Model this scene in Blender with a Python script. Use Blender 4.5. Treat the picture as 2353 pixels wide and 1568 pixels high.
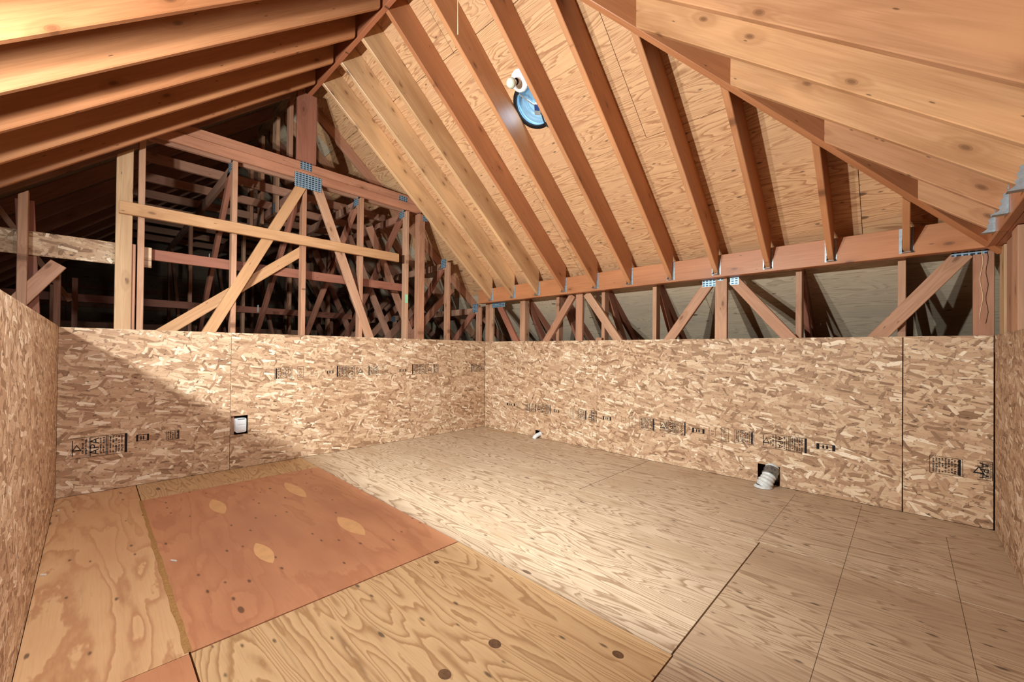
import bpy, bmesh, math, random
from mathutils import Vector, Matrix
random.seed(7)
for o in list(bpy.data.objects): bpy.data.objects.remove(o)
scene = bpy.context.scene
COL = scene.collection
V3 = Vector

# ------------------------------------------------------------------ camera
FPX, YAW, PITCH, ROLL = 935.41, 2.3399, 0.0075, 0.0109
CAMLOC = V3((4.3101, -3.9018, 1.078))
fwd = V3((math.cos(YAW)*math.cos(PITCH), math.sin(YAW)*math.cos(PITCH), math.sin(PITCH)))
rgt = V3((math.sin(YAW), -math.cos(YAW), 0)); upv = rgt.cross(fwd)
r2 = math.cos(ROLL)*rgt + math.sin(ROLL)*upv
u2 = -math.sin(ROLL)*rgt + math.cos(ROLL)*upv
cd = bpy.data.cameras.new('camera'); cam = bpy.data.objects.new('camera', cd); COL.objects.link(cam)
cd.sensor_fit = 'HORIZONTAL'; cd.sensor_width = 36.0; cd.lens = FPX/2353*36.0
cd.shift_y = 16.41/2353; cd.clip_start = 0.02
m = Matrix((r2, u2, -fwd)).transposed().to_4x4(); m.translation = CAMLOC
cam.matrix_world = m
scene.camera = cam

# ------------------------------------------------------------------ world, lights, exposure
w = bpy.data.worlds.new('world'); scene.world = w; w.use_nodes = True
w.node_tree.nodes['Background'].inputs[0].default_value = (0.62, 0.75, 1.0, 1)
w.node_tree.nodes['Background'].inputs[1].default_value = 0.12
vs = scene.view_settings
vs.view_transform = 'Standard'; vs.look = 'None'; vs.gamma = 1.0; vs.use_curve_mapping = False
vs.exposure = 0.32
scene.cycles.max_bounces = 10; scene.cycles.diffuse_bounces = 7; scene.cycles.glossy_bounces = 4

def spot(name, loc, target, power, col, cone=156, blend=1.0, size=0.035):
    ld = bpy.data.lights.new(name, 'SPOT'); ld.energy = power; ld.color = col
    ld.spot_size = math.radians(cone); ld.spot_blend = blend; ld.shadow_soft_size = size
    o = bpy.data.objects.new(name, ld); COL.objects.link(o); o.location = loc
    o.rotation_euler = (V3(target)-V3(loc)).to_track_quat('-Z', 'Y').to_euler()
    return o
LAMPCOL = (0.96, 1.0, 0.97)
# a two-headed work light standing behind the left wall, under the eave
spot('work_light', (2.62, -4.66, 1.66), (2.1, -1.0, 1.5), 415, LAMPCOL)
spot('work_light', (2.22, -4.66, 1.66), (1.3, -1.2, 1.4), 240, LAMPCOL)
# added fill spot above the frame, brightens the floor and lower walls
spot('fill_spot', (3.4, -3.3, 2.55), (1.55, -2.75, 0.0), 215, (0.94, 0.98, 1.0), 116, 0.85, 0.10)

# ------------------------------------------------------------------ helpers
def lin(r, g, b):
    f = lambda c: c/12.92 if c <= 0.04045 else ((c+0.055)/1.055)**2.4
    return (f(r/255), f(g/255), f(b/255), 1.0)

def wlin(r, g, b, ds=0.14):
    l_ = 0.3*r+0.59*g+0.11*b
    return lin(*[c+(l_-c)*ds for c in (r, g, b)])

def olin(r, g, b): return wlin(r+8, g+9, b+9, 0.27)

def tag(o, label=None, cat=None, group=None, kind=None):
    if label: o['label'] = label
    if cat: o['category'] = cat
    if group: o['group'] = group
    if kind: o['kind'] = kind
    return o

def empty(name, loc, label=None, cat=None, group=None, kind=None):
    o = bpy.data.objects.new(name, None); COL.objects.link(o); o.location = loc
    o.empty_display_size = 0.05
    return tag(o, label, cat, group, kind)

def link(name, mesh, mat, M=None, parent=None, smooth=False):
    if mat is not None and not mesh.materials: mesh.materials.append(mat)
    if smooth:
        for p in mesh.polygons: p.use_smooth = True
    o = bpy.data.objects.new(name, mesh); COL.objects.link(o)
    if M is None: M = Matrix.Identity(4)
    if parent is not None:
        o.parent = parent
        base = Matrix.Identity(4); q = parent
        chain = []
        while q is not None: chain.append(q); q = q.parent
        for q in reversed(chain): base = base @ q.matrix_local_cached if hasattr(q, 'matrix_local_cached') else base @ WM.get(q.name, Matrix.Translation(q.location))
        o.matrix_local = base.inverted() @ M
        WM[o.name] = base.inverted() @ M
    else:
        o.matrix_world = M; WM[o.name] = M
    return o
WM = {}

def frame(x, y, z, loc):
    M = Matrix((x, y, z)).transposed().to_4x4(); M.translation = loc
    return M

def mesh_from(verts, faces, name='mesh'):
    me = bpy.data.meshes.new(name); me.from_pydata([tuple(v) for v in verts], [], faces); me.update()
    return me

def board(name, a, b, w, t, wdir, mat, parent=None, na=None, nb=None, ch=0.003):
    """sawn timber from a to b (centre line); w along wdir, t across; na/nb: normals of the end cuts"""
    a = V3(a); b = V3(b); d = (b-a); L = d.length; d.normalize()
    y = V3(wdir); y = (y - d*y.dot(d)).normalized(); z = d.cross(y)
    hw, ht = w/2, t/2
    prof = [(-hw+ch, -ht), (hw-ch, -ht), (hw, -ht+ch), (hw, ht-ch), (hw-ch, ht), (-hw+ch, ht), (-hw, ht-ch), (-hw, -ht+ch)]
    vs_ = []
    for base, n in ((0.0, na), (L, nb)):
        for (py, pz) in prof:
            off = 0.0
            if n is not None:
                nn = V3(n); off = -nn.dot(y*py + z*pz)/nn.dot(d)
            vs_.append((base+off, py, pz))
    fs = [[i, (i+1) % 8, 8+(i+1) % 8, 8+i] for i in range(8)] + [list(range(7, -1, -1)), list(range(8, 16))]
    return link(name, mesh_from(vs_, fs, name), mat, frame(d, y, z, a), parent)

def box_mesh(boxes, name='mesh'):
    vs_, fs = [], []
    for (x0, x1, y0, y1, z0, z1) in boxes:
        n = len(vs_)
        vs_ += [(x0,y0,z0),(x1,y0,z0),(x1,y1,z0),(x0,y1,z0),(x0,y0,z1),(x1,y0,z1),(x1,y1,z1),(x0,y1,z1)]
        fs += [[n,n+3,n+2,n+1],[n+4,n+5,n+6,n+7],[n,n+1,n+5,n+4],[n+1,n+2,n+6,n+5],[n+2,n+3,n+7,n+6],[n+3,n,n+4,n+7]]
    return mesh_from(vs_, fs, name)

def panel_mesh(w, h, t, holes=(), name='panel'):
    """sheet lying in local xy with rectangular cut-outs, thickness from -t to 0"""
    xs = sorted({0.0, w, *[v for q in holes for v in q[:2]]}); ys = sorted({0.0, h, *[v for q in holes for v in q[2:]]})
    inside = lambda x, y: any(q[0] < x < q[1] and q[2] < y < q[3] for q in holes)
    bm = bmesh.new(); vd = {}
    def vert(x, y, z):
        kk = (round(x, 5), round(y, 5), z)
        if kk not in vd: vd[kk] = bm.verts.new((x, y, z))
        return vd[kk]
    cells = {(i, j) for i in range(len(xs)-1) for j in range(len(ys)-1) if not inside((xs[i]+xs[i+1])/2, (ys[j]+ys[j+1])/2)}
    for (i, j) in cells:
        x0, x1, y0, y1 = xs[i], xs[i+1], ys[j], ys[j+1]
        bm.faces.new([vert(x0,y0,0), vert(x1,y0,0), vert(x1,y1,0), vert(x0,y1,0)])
        bm.faces.new([vert(x0,y1,-t), vert(x1,y1,-t), vert(x1,y0,-t), vert(x0,y0,-t)])
        if (i-1, j) not in cells: bm.faces.new([vert(x0,y1,0), vert(x0,y1,-t), vert(x0,y0,-t), vert(x0,y0,0)])
        if (i+1, j) not in cells: bm.faces.new([vert(x1,y0,0), vert(x1,y0,-t), vert(x1,y1,-t), vert(x1,y1,0)])
        if (i, j-1) not in cells: bm.faces.new([vert(x0,y0,0), vert(x0,y0,-t), vert(x1,y0,-t), vert(x1,y0,0)])
        if (i, j+1) not in cells: bm.faces.new([vert(x1,y1,0), vert(x1,y1,-t), vert(x0,y1,-t), vert(x0,y1,0)])
    me = bpy.data.meshes.new(name); bm.to_mesh(me); bm.free()
    return me

def clip(poly, a, b, c):
    """keep a*x+b*y<=c"""
    out = []
    for i in range(len(poly)):
        p, q = poly[i], poly[(i+1) % len(poly)]
        fp, fq = a*p[0]+b*p[1]-c, a*q[0]+b*q[1]-c
        if fp <= 0: out.append(p)
        if (fp < 0 < fq) or (fq < 0 < fp):
            t = fp/(fp-fq); out.append((p[0]+t*(q[0]-p[0]), p[1]+t*(q[1]-p[1])))
    return out

def prism_mesh(poly, z0, z1, name='sheet'):
    n = len(poly)
    vs_ = [(x, y, z0) for x, y in poly] + [(x, y, z1) for x, y in poly]
    fs = [list(range(n-1, -1, -1)), list(range(n, 2*n))] + [[i, (i+1) % n, n+(i+1) % n, n+i] for i in range(n)]
    return mesh_from(vs_, fs, name)

def lathe_mesh(prof, seg=24, name='lathe'):
    vs_, fs = [], []
    for (r, z) in prof:
        for i in range(seg):
            a = 2*math.pi*i/seg; vs_.append((r*math.cos(a), r*math.sin(a), z))
    for j in range(len(prof)-1):
        for i in range(seg):
            fs.append([j*seg+i, j*seg+(i+1) % seg, (j+1)*seg+(i+1) % seg, (j+1)*seg+i])
    return mesh_from(vs_, fs, name)

def tube_mesh(pts, rad, seg=10, name='tube', caps=True):
    pts = [V3(p) for p in pts]; n = len(pts); vs_, fs = [], []
    prev = None
    for i, p in enumerate(pts):
        t = (pts[min(i+1, n-1)]-pts[max(i-1, 0)]).normalized()
        if prev is None:
            ref = V3((0, 0, 1)) if abs(t.z) < 0.9 else V3((1, 0, 0)); x = t.cross(ref).normalized()
        else: x = (prev - t*prev.dot(t)).normalized()
        prev = x; y = t.cross(x)
        r = rad(i/(n-1)) if callable(rad) else rad
        for k in range(seg):
            a = 2*math.pi*k/seg; vs_.append(p + x*(r*math.cos(a)) + y*(r*math.sin(a)))
    for i in range(n-1):
        for k in range(seg):
            fs.append([i*seg+k, i*seg+(k+1) % seg, (i+1)*seg+(k+1) % seg, (i+1)*seg+k])
    if caps: fs += [list(range(seg-1, -1, -1)), list(range((n-1)*seg, n*seg))]
    return mesh_from(vs_, fs, name)

def bez(p0, p1, p2, p3, n=24):
    p0, p1, p2, p3 = map(V3, (p0, p1, p2, p3)); out = []
    for i in range(n+1):
        t = i/n; out.append(p0*(1-t)**3 + p1*3*t*(1-t)**2 + p2*3*t*t*(1-t) + p3*t**3)
    return out

# ------------------------------------------------------------------ materials
class NB:
    def __init__(s, name):
        s.m = bpy.data.materials.new(name); s.m.use_nodes = True
        s.nt = s.m.node_tree; s.b = s.nt.nodes['Principled BSDF']
    def n(s, t, **kw):
        o = s.nt.nodes.new(t)
        for k_, v in kw.items(): setattr(o, k_, v)
        return o
    def l(s, a, b): s.nt.links.new(a, b)
    def put(s, sock, v):
        if hasattr(v, 'is_output') or isinstance(v, bpy.types.NodeSocket): s.l(v, sock)
        else: sock.default_value = v
    def math(s, op, a, b=None, c=None, clamp=False):
        o = s.n('ShaderNodeMath', operation=op, use_clamp=clamp)
        s.put(o.inputs[0], a)
        if b is not None: s.put(o.inputs[1], b)
        if c is not None: s.put(o.inputs[2], c)
        return o.outputs[0]
    def vmath(s, op, a, b=None):
        o = s.n('ShaderNodeVectorMath', operation=op); s.put(o.inputs[0], a)
        if b is not None: s.put(o.inputs[1], b)
        return o.outputs[0]
    def noise(s, vec, scale=1.0, detail=2.0, rough=0.5, dist=0.0, dim='3D'):
        o = s.n('ShaderNodeTexNoise', noise_dimensions=dim); s.put(o.inputs['Vector'], vec)
        o.inputs['Scale'].default_value = scale; o.inputs['Detail'].default_value = detail
        o.inputs['Roughness'].default_value = rough; o.inputs['Distortion'].default_value = dist
        return o.outputs[0]
    def voro(s, vec, scale=1.0, dim='2D', metric='EUCLIDEAN', rnd=1.0):
        o = s.n('ShaderNodeTexVoronoi', voronoi_dimensions=dim, distance=metric); s.put(o.inputs['Vector'], vec)
        o.inputs['Scale'].default_value = scale; o.inputs['Randomness'].default_value = rnd
        return o.outputs['Distance'], o.outputs['Color']
    def ramp(s, fac, stops, interp='LINEAR'):
        o = s.n('ShaderNodeValToRGB'); s.put(o.inputs[0], fac); cr = o.color_ramp; cr.interpolation = interp
        while len(cr.elements) < len(stops): cr.elements.new(0.5)
        for e, (p, c) in zip(cr.elements, stops):
            e.position = p; e.color = c if len(c) == 4 else (*c, 1)
        return o.outputs[0]
    def gray(s, fac, a, b, lo=0.0, hi=1.0):
        o = s.n('ShaderNodeMapRange', interpolation_type='SMOOTHSTEP'); s.put(o.inputs[0], fac)
        for i, v in enumerate((a, b, lo, hi)): o.inputs[i+1].default_value = v
        return o.outputs[0]
    def mix(s, fac, a, b, mode='MIX'):
        o = s.n('ShaderNodeMix', data_type='RGBA', blend_type=mode); s.put(o.inputs[0], fac)
        s.put(o.inputs[6], a); s.put(o.inputs[7], b); return o.outputs[2]
    def sep(s, c):
        o = s.n('ShaderNodeSeparateColor'); s.l(c, o.inputs[0]); return o.outputs
    def coords(s, rnd=23.0):
        tc = s.n('ShaderNodeTexCoord'); oi = s.n('ShaderNodeObjectInfo')
        r = oi.outputs['Random']
        cx = s.n('ShaderNodeCombineXYZ')
        s.put(cx.inputs[0], s.math('MULTIPLY', r, rnd)); s.put(cx.inputs[1], s.math('MULTIPLY', r, rnd*1.7)); s.put(cx.inputs[2], s.math('MULTIPLY', r, rnd*0.6))
        return s.vmath('ADD', tc.outputs['Object'], cx.outputs[0]), r
    def scaled(s, v, sc): return s.vmath('MULTIPLY', v, sc)
    def fin(s, col, rough=0.6, spec=0.3, bump=None, bstr=0.1, bdist=0.002):
        s.put(s.b.inputs['Base Color'], col); s.put(s.b.inputs['Roughness'], rough)
        s.b.inputs['Specular IOR Level'].default_value = spec
        if bump is not None:
            o = s.n('ShaderNodeBump'); o.inputs['Strength'].default_value = bstr; o.inputs['Distance'].default_value = bdist
            s.l(bump, o.inputs['Height']); s.l(o.outputs[0], s.b.inputs['Normal'])
        return s.m

def lumber(name, cols, grain=0.35, knots=0.5, rough=0.55, spec=0.3, blotch=0.25):
    """sawn softwood, grain along local x; cols: list of board tints picked per object"""
    q = NB(name); P, r = q.coords()
    n = len(cols)
    base = q.ramp(r, [((i)/max(1, n-1) if n > 1 else 0, wlin(*c)) for i, c in enumerate(cols)]) if n > 1 else wlin(*cols[0])
    kd, kc = q.voro(q.scaled(P, (2.4, 5.5, 0.0)))
    ks = q.sep(kc)
    kon = q.math('GREATER_THAN', ks[0], 1.0-knots)
    near = q.math('MULTIPLY', q.gray(kd, 0.0, 0.30, 1.0, 0.0), kon)
    g = q.noise(q.scaled(P, (0.55, 7.0, 7.0)), 1.3, 2.5, 0.5, 0.4)
    ph = q.math('ADD', q.math('MULTIPLY', g, 46.0), q.math('MULTIPLY', near, 9.0))
    band = q.math('MULTIPLY_ADD', q.math('SINE', ph), 0.5, 0.5)
    fib = q.noise(q.scaled(P, (5.0, 170.0, 170.0)), 1.0, 2.0, 0.6)
    dark = q.mix(1.0, base, (0.60, 0.50, 0.42, 1), 'MULTIPLY')
    col = q.mix(q.math('MULTIPLY', band, grain), base, dark)
    col = q.mix(q.math('MULTIPLY', q.gray(fib, 0.35, 0.75), 0.36), col, dark)
    big = q.noise(q.scaled(P, (0.9, 4.0, 4.0)), 1.0, 2.0, 0.55)
    light = q.mix(1.0, base, (1.22, 1.18, 1.12, 1), 'MULTIPLY')
    col = q.mix(q.math('MULTIPLY', q.gray(big, 0.48, 0.72), blotch*2), col, light)
    col = q.mix(q.math('MULTIPLY', q.gray(big, 0.50, 0.28), blotch*1.5), col, dark)
    halo = q.math('MULTIPLY', near, 0.5)
    col = q.mix(halo, col, dark)
    core = q.math('MULTIPLY', q.gray(kd, 0.030, 0.062, 1.0, 0.0), kon)
    col = q.mix(q.math('MULTIPLY', core, 0.62), col, wlin(96, 58, 36))
    rim = q.math('MULTIPLY', q.gray(q.math('ABSOLUTE', q.math('SUBTRACT', kd, 0.058)), 0.004, 0.012, 1.0, 0.0), kon)
    col = q.mix(q.math('MULTIPLY', rim, 0.30), col, wlin(70, 44, 30))
    pd, pc = q.voro(q.scaled(P, (7.0, 30.0, 0.0)))
    pin = q.math('MULTIPLY', q.gray(pd, 0.04, 0.11, 1.0, 0.0), q.math('GREATER_THAN', q.sep(pc)[1], 0.93))
    col = q.mix(q.math('MULTIPLY', pin, 0.7), col, wlin(60, 40, 28))
    return q.fin(col, rough, spec, fib, 0.12, 0.001)

def plywood(name, light, dark, freq=34.0, sy=2.6, grain=0.8, knots=0.25, rough=0.6, spec=0.25, tint=None, spots=0.5, ksize=0.06, grime=0.25):
    q = NB(name); P, r = q.coords()
    P2 = q.scaled(P, (1, 1, 0.0))
    kd, kc = q.voro(q.scaled(P2, (1.1, 3.1, 0)))
    ks = q.sep(kc); kon = q.math('GREATER_THAN', ks[0], 1.0-knots)
    near = q.math('MULTIPLY', q.gray(kd, 0.0, 0.5, 1.0, 0.0), kon)
    g = q.noise(q.scaled(P2, (0.5, sy, 1)), 1.5, 2.0, 0.45, 0.7)
    g2 = q.noise(q.scaled(P2, (4.0, 14.0, 1)), 1.0, 3.0, 0.6)
    ph = q.math('ADD', q.math('MULTIPLY', g, freq), q.math('MULTIPLY', near, 7.0))
    ph = q.math('ADD', ph, q.math('MULTIPLY', g2, 4.5))
    fr = q.math('FRACT', q.math('MULTIPLY', ph, 0.32))
    band = q.ramp(fr, [(0.0, (0, 0, 0)), (0.55, (0.25,)*3), (0.86, (1, 1, 1)), (0.93, (0.75,)*3), (1.0, (0, 0, 0))])
    fib = q.noise(q.scaled(P2, (6.0, 150.0, 1)), 1.0, 2.0, 0.6)
    col = q.mix(q.math('MULTIPLY', band, grain), wlin(*light), wlin(*dark))
    col = q.mix(q.math('MULTIPLY', q.gray(fib, 0.4, 0.8), 0.22), col, wlin(*dark))
    big = q.noise(q.scaled(P2, (0.8, 1.6, 1)), 1.0, 3.0, 0.6)
    if tint: col = q.mix(q.math('MULTIPLY', q.gray(big, 0.45, 0.7), 0.7), col, wlin(*tint))
    core = q.math('MULTIPLY', q.gray(kd, ksize*0.6, ksize, 1.0, 0.0), kon)
    col = q.mix(q.math('MULTIPLY', core, 0.8), col, wlin(84, 56, 38))
    streak = q.noise(q.scaled(P2, (1.6, 26.0, 1)), 1.0, 3.0, 0.65)
    col = q.mix(q.math('MULTIPLY', q.gray(streak, 0.60, 0.74), grime), col, wlin(86, 70, 58))
    # grime specks and fastener stains
    sd, sc = q.voro(q.scaled(P2, (5.0, 13.0, 0)))
    son = q.math('GREATER_THAN', q.sep(sc)[1], 1.0-0.35*spots)
    sp = q.math('MULTIPLY', q.gray(q.math('ADD', sd, q.math('MULTIPLY', q.math('SUBTRACT', streak, 0.5), -0.25)), 0.02, 0.11, 1.0, 0.0), son)
    col = q.mix(q.math('MULTIPLY', sp, 0.75), col, wlin(52, 42, 36))
    return q.fin(col, rough, spec, fib, 0.08, 0.001)

def osb(name, dk=1.0, warm=1.0):
    q = NB(name); P, r = q.coords()
    P2 = q.scaled(P, (1, 1, 0.0))
    wob = q.noise(P2, 9.0, 2.0, 0.6)
    cxy = q.n('ShaderNodeCombineXYZ'); wv = q.math('MULTIPLY', q.math('SUBTRACT', wob, 0.5), 0.035)
    q.put(cxy.inputs[0], wv); q.put(cxy.inputs[1], q.math('MULTIPLY', wv, -0.8))
    P2 = q.vmath('ADD', P2, cxy.outputs[0])
    stops = [(0.0, olin(98, 62, 38)), (0.10, olin(150, 104, 66)), (0.32, olin(186, 138, 96)), (0.60, olin(202, 157, 113)), (0.84, olin(218, 181, 138)), (1.0, olin(248, 228, 196))]
    col = None; hgt = None
    for i, (ang, lx, ly, pres) in enumerate([(4, .16, .045, 1.0), (-24, .13, .032, .55), (20, .14, .030, .55), (-7, .17, .036, .5), (56, .09, .024, .26), (-62, .085, .022, .22), (10, .11, .022, .42)]):
        vr = q.n('ShaderNodeVectorRotate', rotation_type='Z_AXIS'); q.put(vr.inputs['Vector'], P2); vr.inputs['Angle'].default_value = math.radians(ang)
        vv = q.vmath('ADD', q.scaled(vr.outputs[0], (1/lx, 1/ly, 0)), (i*13.7, i*7.3, 0))
        d, c = q.voro(vv, 1.0, '2D', 'CHEBYCHEV')
        cs = q.sep(c)
        fibn = q.noise(q.scaled(vv, (0.4, 5.0, 1)), 1.0, 1.0, 0.5)
        shade = q.math('ADD', q.math('MULTIPLY', cs[0], 0.86), q.math('MULTIPLY', fibn, 0.16))
        cc = q.ramp(shade, stops)
        if col is None: col = cc; hgt = cs[2]
        else:
            on = q.math('GREATER_THAN', cs[1], 1.0-pres)
            body = q.math('MULTIPLY', on, q.gray(d, 0.40, 0.43, 1.0, 0.0))
            rim = q.math('MULTIPLY', on, q.gray(d, 0.49, 0.44, 0.0, 1.0))
            col = q.mix(q.math('MULTIPLY', rim, 0.34), col, olin(92, 58, 36))
            col = q.mix(body, col, cc)
            mx = q.n('ShaderNodeMix', data_type='FLOAT'); q.put(mx.inputs[0], body); q.put(mx.inputs[2], hgt); q.put(mx.inputs[3], cs[2]); hgt = mx.outputs[0]
    sp = q.noise(q.scaled(P2, (26, 75, 1)), 1.0, 2.0, 0.5)
    col = q.mix(q.math('MULTIPLY', q.gray(sp, 0.635, 0.70), 0.8), col, olin(58, 38, 26))
    big = q.noise(P2, 1.3, 3.0, 0.6)
    col = q.mix(q.math('MULTIPLY', q.gray(big, 0.45, 0.75), 0.35), col, q.mix(1.0, col, (0.80, 0.66, 0.56, 1), 'MULTIPLY'))
    if dk != 1.0 or warm != 1.0: col = q.mix(1.0, col, (dk, dk*(2-warm), dk*(2-warm), 1), 'MULTIPLY')
    return q.fin(col, 0.62, 0.3, hgt, 0.25, 0.0015)

def plain(name, col, rough=0.5, metal=0.0, spec=0.4, var=0.12, sc=30.0):
    q = NB(name); P, r = q.coords()
    n = q.noise(P, sc, 3.0, 0.6)
    c = lin(*col); d = tuple(v*(1-2.5*var) for v in c[:3])+(1,)
    q.b.inputs['Metallic'].default_value = metal
    return q.fin(q.mix(q.gray(n, 0.3, 0.8), c, d), rough, spec)

def nailplate(name):
    q = NB(name); tc = q.n('ShaderNodeTexCoord')
    br = q.n('ShaderNodeTexBrick'); q.l(tc.outputs['Object'], br.inputs['Vector'])
    br.inputs['Scale'].default_value = 1.0; br.inputs['Brick Width'].default_value = 0.030; br.inputs['Row Height'].default_value = 0.0205; br.offset = 0.0
    br.inputs['Mortar Size'].default_value = 0.005; br.inputs['Mortar Smooth'].default_value = 0.1
    br.inputs['Color1'].default_value = lin(28, 36, 46); br.inputs['Color2'].default_value = lin(46, 78, 104); br.inputs['Mortar'].default_value = lin(150, 178, 196)
    q.b.inputs['Metallic'].default_value = 0.35
    return q.fin(br.outputs['Color'], 0.4, 0.5)

M = {}
M['raf'] = lumber('lumber_rafter', [(196, 128, 80), (204, 138, 88), (190, 120, 74), (206, 146, 98)], 0.20, 0.40, 0.42, 0.4, 0.22)
M['rafp'] = lumber('lumber_rafter_pale', [(220, 174, 124), (226, 184, 134), (214, 168, 118)], 0.30, 0.75, 0.36, 0.5, 0.55)
M['rafr'] = lumber('lumber_rafter_knotty', [(198, 138, 92), (218, 164, 112), (186, 124, 84), (210, 154, 106)], 0.30, 0.7, 0.34, 0.5, 0.42)
for m_ in ('rafr',):
    M[m_].node_tree.nodes['Principled BSDF'].inputs['Coat Weight'].default_value = 0.30
    M[m_].node_tree.nodes['Principled BSDF'].inputs['Coat Roughness'].default_value = 0.22
M['dark'] = lumber('lumber_rafter_reddish', [(178, 104, 68), (186, 112, 72), (172, 98, 64)], 0.14, 0.3, 0.42, 0.4, 0.15)
M['stud'] = lumber('lumber_stud', [(194, 144, 110), (182, 126, 96), (200, 154, 120), (174, 116, 90)], 0.36, 0.7, 0.6, 0.25, 0.25)
M['pine'] = lumber('lumber_pine_brace', [(206, 156, 108), (200, 148, 100)], 0.26, 0.55, 0.6, 0.25, 0.15)
M['red'] = lumber('lumber_red_fir', [(160, 98, 76), (168, 108, 84), (150, 90, 70)], 0.30, 0.4, 0.6, 0.25, 0.25)
M['post'] = lumber('lumber_knotty_post', [(208, 168, 124), (212, 172, 128)], 0.28, 0.85, 0.6, 0.25, 0.3)
M['chord'] = lumber('lumber_chord', [(188, 124, 94), (194, 132, 100)], 0.30, 0.5, 0.6, 0.25, 0.35)
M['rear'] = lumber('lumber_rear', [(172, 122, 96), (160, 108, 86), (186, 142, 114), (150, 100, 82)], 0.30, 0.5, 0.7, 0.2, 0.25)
M['osb'] = osb('osb_board')
M['osbs'] = osb('osb_shaded', 0.86, 1.04)  # darker copy for the right wall, its dimmer light put into the colour
M['plyceil'] = plywood('plywood_roof', (220, 170, 120), (156, 98, 58), 74, 4.8, 0.78, 0.30, 0.6, 0.25, (206, 156, 112), 0.55, 0.05, 0.22)
M['plygrey'] = plywood('plywood_grey', (150, 130, 106), (112, 94, 74), 60, 4.2, 0.5, 0.3, 0.7, 0.2, (112, 102, 88), 0.3)
M['plyback'] = plywood('plywood_weathered', (206, 186, 156), (156, 132, 104), 70, 5.0, 0.6, 0.35, 0.7, 0.2, (176, 160, 138), 0.4, 0.05, 0.35)
M['plypale'] = plywood('plywood_floor_pale', (214, 190, 158), (146, 112, 80), 62, 4.4, 0.85, 0.12, 0.55, 0.3, (184, 154, 120), 0.6, 0.04, 0.28)
M['plydim'] = plywood('plywood_floor_dimmed', (204, 176, 142), (144, 110, 80), 64, 4.5, 0.85, 0.10, 0.55, 0.3, (172, 140, 110), 0.8, 0.04, 0.55)  # lamp fall-off towards the right put into the sheet colour, plus stains
M['plyyel'] = plywood('plywood_floor_yellow', (212, 172, 120), (158, 112, 66), 56, 4.0, 0.8, 0.30, 0.5, 0.3, (198, 152, 100), 0.6, 0.05, 0.22)
M['plyor'] = plywood('plywood_floor_orange', (202, 136, 92), (172, 102, 66), 22, 2.2, 0.5, 0.5, 0.5, 0.3, (176, 112, 78), 0.9, 0.04, 0.22)
M['plystrip'] = plywood('plywood_floor_strip', (218, 172, 120), (178, 118, 76), 26, 2.6, 0.75, 0.15, 0.5, 0.3, (204, 148, 100), 0.4, 0.05, 0.15)
M['patch'] = plain('wood_patch', (218, 168, 116), 0.5, 0, 0.3, 0.06, 20)
M['knot'] = plain('wood_knot', (116, 84, 58), 0.6, 0, 0.3, 0.2, 60)
M['ink'] = plain('stamp_ink', (38, 34, 36), 0.7, 0, 0.1, 0.1, 60)
M['plate'] = nailplate('galvanized_nail_plate')
M['galv'] = plain('galvanized_steel', (172, 182, 188), 0.38, 0.55, 0.5, 0.12, 40)
M['white'] = plain('white_plastic', (226, 232, 236), 0.35, 0, 0.5, 0.03, 10)
M['porc'] = plain('porcelain', (236, 236, 236), 0.25, 0, 0.5, 0.02, 10)
M['bulb'] = plain('frosted_glass', (214, 222, 204), 0.3, 0, 0.5, 0.06, 12)
M['duct'] = plain('duct_sleeve', (216, 222, 222), 0.45, 0.0, 0.5, 0.10, 60)
M['tape'] = plain('foil_tape', (150, 156, 158), 0.3, 0.7, 0.5, 0.25, 50)
M['black'] = plain('black_rubber', (24, 24, 26), 0.6, 0, 0.3, 0.1, 30)
M['ventm'] = plain('vent_metal', (166, 204, 226), 0.28, 0.35, 0.5, 0.12, 9)
M['blue'] = plain('blue_plastic', (28, 62, 120), 0.4, 0, 0.5, 0.05, 20)
M['green'] = plain('green_tag', (40, 150, 96), 0.6, 0, 0.3, 0.05, 20)
M['greenp'] = plain('pale_green_tag', (150, 214, 172), 0.6, 0, 0.3, 0.05, 20)
M['paper'] = plain('paper', (226, 226, 220), 0.7, 0, 0.2, 0.04, 20)
M['cord'] = plain('cord', (222, 196, 160), 0.7, 0, 0.2, 0.05, 20)
M['chalk'] = plain('chalk_mark', (96, 78, 64), 0.8, 0, 0.1, 0.2, 40)
M['dust'] = plain('saw_dust', (176, 134, 84), 0.9, 0, 0.1, 0.15, 120)
M['base'] = plain('base_slab', (70, 56, 46), 0.9, 0, 0.1, 0.15, 5)

X_, Y_, Z_ = V3((1, 0, 0)), V3((0, 1, 0)), V3((0, 0, 1))
S = 0.83; K = math.sqrt(1+S*S); D = 0.235; VO = D*K     # roof pitch, rafter depth
ZF = 1.765; YB = -0.12; XB = 4.66; YR = -2.40           # rafter seat height, beam faces, ridge line
zm = lambda Y: ZF + S*(YB-Y)                            # underside of rafters, slope above the right-hand wall
ZR = zm(YR)
zl = lambda Y: ZR + S*(Y-YR)                            # underside of rafters, left slope
zr = lambda X: ZF + S*(XB-X)                            # underside of rafters, hip end
HIPC = XB - YB                                          # hip runs along X - Y = HIPC
ORD = ['first', 'second', 'third', 'fourth', 'fifth', 'sixth', 'seventh', 'eighth', 'ninth', 'tenth', 'eleventh', 'twelfth']

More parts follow.
